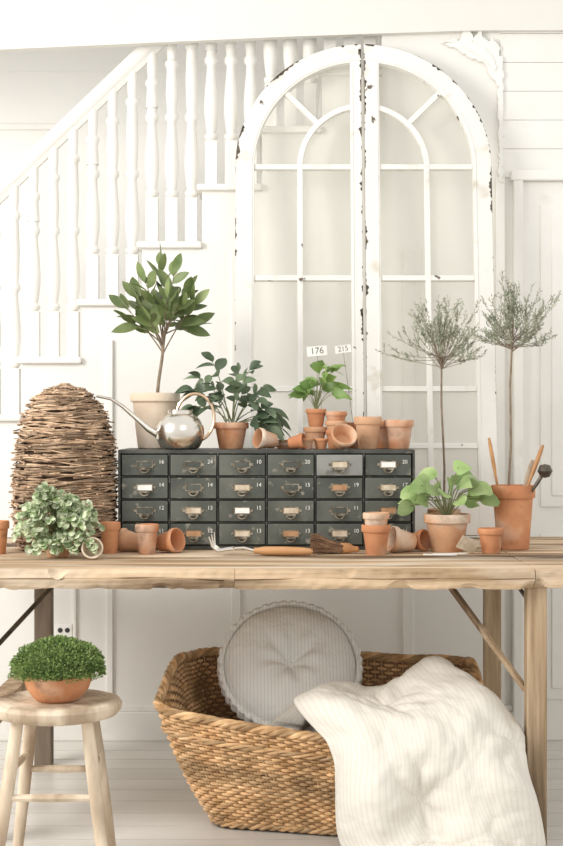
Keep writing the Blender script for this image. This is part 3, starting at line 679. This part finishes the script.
for i in range(len(b.t)): b.t[i]=max(0,min(1,b.t[i]+.7*noise.noise(Vector(b.v[i])*14)))
for s_ in range(ns):
    b.tint=R(0,.5); b.tube([wp(s_*4+0,h)[0] for h in(0,.25,.5,.75,1)],.0028,5)
b.obj('weave',WICK,e)
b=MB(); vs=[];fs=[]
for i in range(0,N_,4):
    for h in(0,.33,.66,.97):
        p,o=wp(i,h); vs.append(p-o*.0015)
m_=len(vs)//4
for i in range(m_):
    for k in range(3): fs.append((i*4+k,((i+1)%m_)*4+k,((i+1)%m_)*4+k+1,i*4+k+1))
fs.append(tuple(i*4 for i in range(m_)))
b.add(vs,fs); b.obj('gap_shade_sheet',WICKD,e,recalc=False)  # dark sheet behind the weave, standing in for shade in the gaps
def braid(name,h,r,rad,k,out=0):
    b=MB()
    for s_ in range(k):
        b.tint=s_/k; ps=[]
        for i in range(0,N_):
            p,o=wp(i,h); a=2*pi*i/20+2*pi*s_/k; rd=rad*(1+.3*noise.noise(Vector((i*.1,s_,h*9)))); ps.append(p+o*(out+rd*math.cos(a))+Vector((0,0,1))*rd*math.sin(a))
        b.tube(ps,r,6,True)
    b.obj(name,WICK,e)
braid('rim',1.0,.0072,.0078,4); braid('border_band',.80,.0045,.0055,3,.006); braid('base_border',.01,.0055,.006,3)
# quilt
rows=[(-.20,.50,.64,.16),(-.20,.50,.50,.18),(-.12,.52,.40,.19),(.04,.56,.35,.34),(X(306,.3),X(478,.3),.28,.40),(X(296,.2),X(500,.2),.18,.405),(X(311,.06),X(518,.06),.05,.375),(X(328,-.03),X(528,-.03),-.045,.31),(X(337,-.07),X(534,-.07),-.085,.21),(X(344,-.1),X(539,-.1),-.11,.10),(X(350,-.13),X(543,-.13),-.14,.03),(X(352,-.25),X(543,-.25),-.24,.02)]
def cr(a,b_,c,d,t): return .5*((2*b_)+(-a+c)*t+(2*a-5*b_+4*c-d)*t*t+(-a+3*b_-3*c+d)*t**3)
nu,nv=120,180; G=[]
for j in range(nv+1):
    s_=j/nv*(len(rows)-1); k=min(int(s_),len(rows)-2); t=s_-k
    g=lambda q:rows[min(max(q,0),len(rows)-1)]
    xl,xr,yy,zz=[cr(g(k-1)[m],g(k)[m],g(k+1)[m],g(k+2)[m],t) for m in range(4)]
    row=[]
    for i in range(nu+1):
        u=i/nu; ed=abs(2*u-1)
        peak=.045*math.exp(-((u-.76)/.13)**2)*math.exp(-((s_-4.2)/1.2)**2) - .045*math.exp(-((u-.3)/.3)**2)*math.exp(-((s_-4.5)/1.6)**2)-.07*max(0,u-.82)/.18*math.exp(-((s_-5)/1.5)**2)
        fold=(.015*math.sin(u*8+s_*.5)+.006*math.sin(u*19-s_*.8+1))*min(1,max(0,(s_-4.6)/2.5))
        row.append(Vector((xl+(xr-xl)*u+.010*math.sin(s_*1.9+u*3),yy+.05*ed**4+.012*math.sin(u*8+s_)+fold,zz+peak-.03*ed**6)))
    G.append(row)
b=MB(); vs=[];ts=[]
for j in range(nv+1):
    for i in range(nu+1):
        a=G[min(j+1,nv)][i]-G[max(j-1,0)][i]; c=G[j][min(i+1,nu)]-G[j][max(i-1,0)]; n_=c.cross(a)
        if n_.length>0: n_.normalize()
        if n_.z<0 and j<nv*.6: n_=-n_
        if n_.y>0 and j>=nv*.6: n_=-n_
        u=i/nu; s_=j/nv*11
        A=u*1.9+.2; B=(s_-.9)*.33+.5*(math.floor(A+.5)%2)
        fa=(A+.5)%1-.5; fb=(B+.5)%1-.5; dd=math.sqrt((fa*1.0)**2+(fb*1.15)**2); ang=math.atan2(fb,fa)
        q=.046*min(1,dd/.45)**.75-.02+.007*math.sin(ang*6+1.5*math.floor(A+.5))*math.exp(-((dd-.2)/.14)**2)
        q+=.020*noise.noise(Vector((u*4,s_*.9,0)))+.009*noise.noise(Vector((u*10,s_*1.4,4)))+.003*noise.noise(Vector((u*26,s_*4,9)))
        ed=1-abs(2*u-1)**9
        p=G[j][i]+n_*(q*ed*(1 if s_>2.6 else .3)); p.z=max(p.z,.012); vs.append(p); ts.append(u)
fs=[(j*(nu+1)+i,j*(nu+1)+i+1,(j+1)*(nu+1)+i+1,(j+1)*(nu+1)+i) for j in range(nv) for i in range(nu)]
b.add(vs,fs); b.t=ts
o=b.obj('quilt',QUILT,None,recalc=False); m=o.modifiers.new('s','SOLIDIFY'); m.thickness=.020; m.offset=0; m=o.modifiers.new('ss','SUBSURF'); m.levels=1; m.render_levels=1
tag(o,'puffy cream striped quilt draped out over the basket rim','quilt')
# cushion
e=thing('round_cushion','round grey ticking-stripe tufted cushion sitting in the basket','cushion',(X(290,.57),.575,.400),rot=(math.radians(54),0,math.radians(2)))
b=MB(); nr_,na=34,120; CR=.205
for side in(1,-1):
    vs=[(0,0,side*.012)];fs=[]
    for i in range(1,nr_+1):
        r_=i/nr_
        for k in range(na):
            a=2*pi*k/na; hh=.064*(1-r_**4)**.6*(1-.82*math.exp(-(r_/.20)**2))+.007+.007*math.sin(a*7+1)*math.exp(-((r_-.28)/.2)**2)+.003*math.sin(a*24)*max(0,r_-.7)*4*(1-r_)*4+.006*noise.noise(Vector((r_*2.5*math.cos(a),r_*2.5*math.sin(a),side)))
            vs.append((CR*r_*math.cos(a),CR*r_*math.sin(a),side*hh))
    for k in range(na): fs.append((0,1+k,1+(k+1)%na))
    for i in range(nr_-1):
        for k in range(na): fs.append((1+i*na+k,1+(i+1)*na+k,1+(i+1)*na+(k+1)%na,1+i*na+(k+1)%na))
    b.add(vs,fs)
b.obj('cover',TICK,e)
for zz in(.016,-.016):
    rr_=[]; pp=[]
    for k in range(240):
        a=2*pi*k/240; s_=abs(math.sin(a*22)); pp.append(((CR+.006+.003*s_)*math.cos(a),(CR+.006+.003*s_)*math.sin(a),zz)); rr_.append(.007+.005*s_)
    MB().tube(pp,rr_,8,True).obj('rolled_edge',TICK,e)
b=MB(); b.lathe([(0,.010),(.013,.012),(.014,.018),(.009,.023),(0,.025)],16).obj('button',TICK,e)
# ---------------------------------------------------------------- light & camera
w=bpy.data.worlds.new('W'); S.world=w; w.use_nodes=True; bg=w.node_tree.nodes['Background']; bg.inputs[0].default_value=(1,.984,.957,1); bg.inputs[1].default_value=1.02
def area(loc,tgt,size,en,col=(1,.968,.927)):
    l=bpy.data.lights.new('soft_area_light','AREA'); l.size=size; l.energy=en; l.color=col; o=bpy.data.objects.new('soft_area_light',l); COL.objects.link(o); o.location=loc
    o.rotation_euler=(Vector(tgt)-Vector(loc)).to_track_quat('-Z','Y').to_euler()
area((-2.8,-1.4,2.4),(0,.6,.9),1.5,106)  # window light from the front left
area((1.2,-3.5,3.2),(.2,.8,.8),2.0,16)  # weaker second lamp at front right, not tied to any window
cd=bpy.data.cameras.new('camera'); cam=bpy.data.objects.new('camera',cd); COL.objects.link(cam); cam.location=(0,CY,HC); cam.rotation_euler=(pi/2,0,0)
cd.sensor_width=36; cd.lens=36*F/846; S.camera=cam
S.view_settings.view_transform='Standard'; S.view_settings.look='None'; S.view_settings.exposure=0
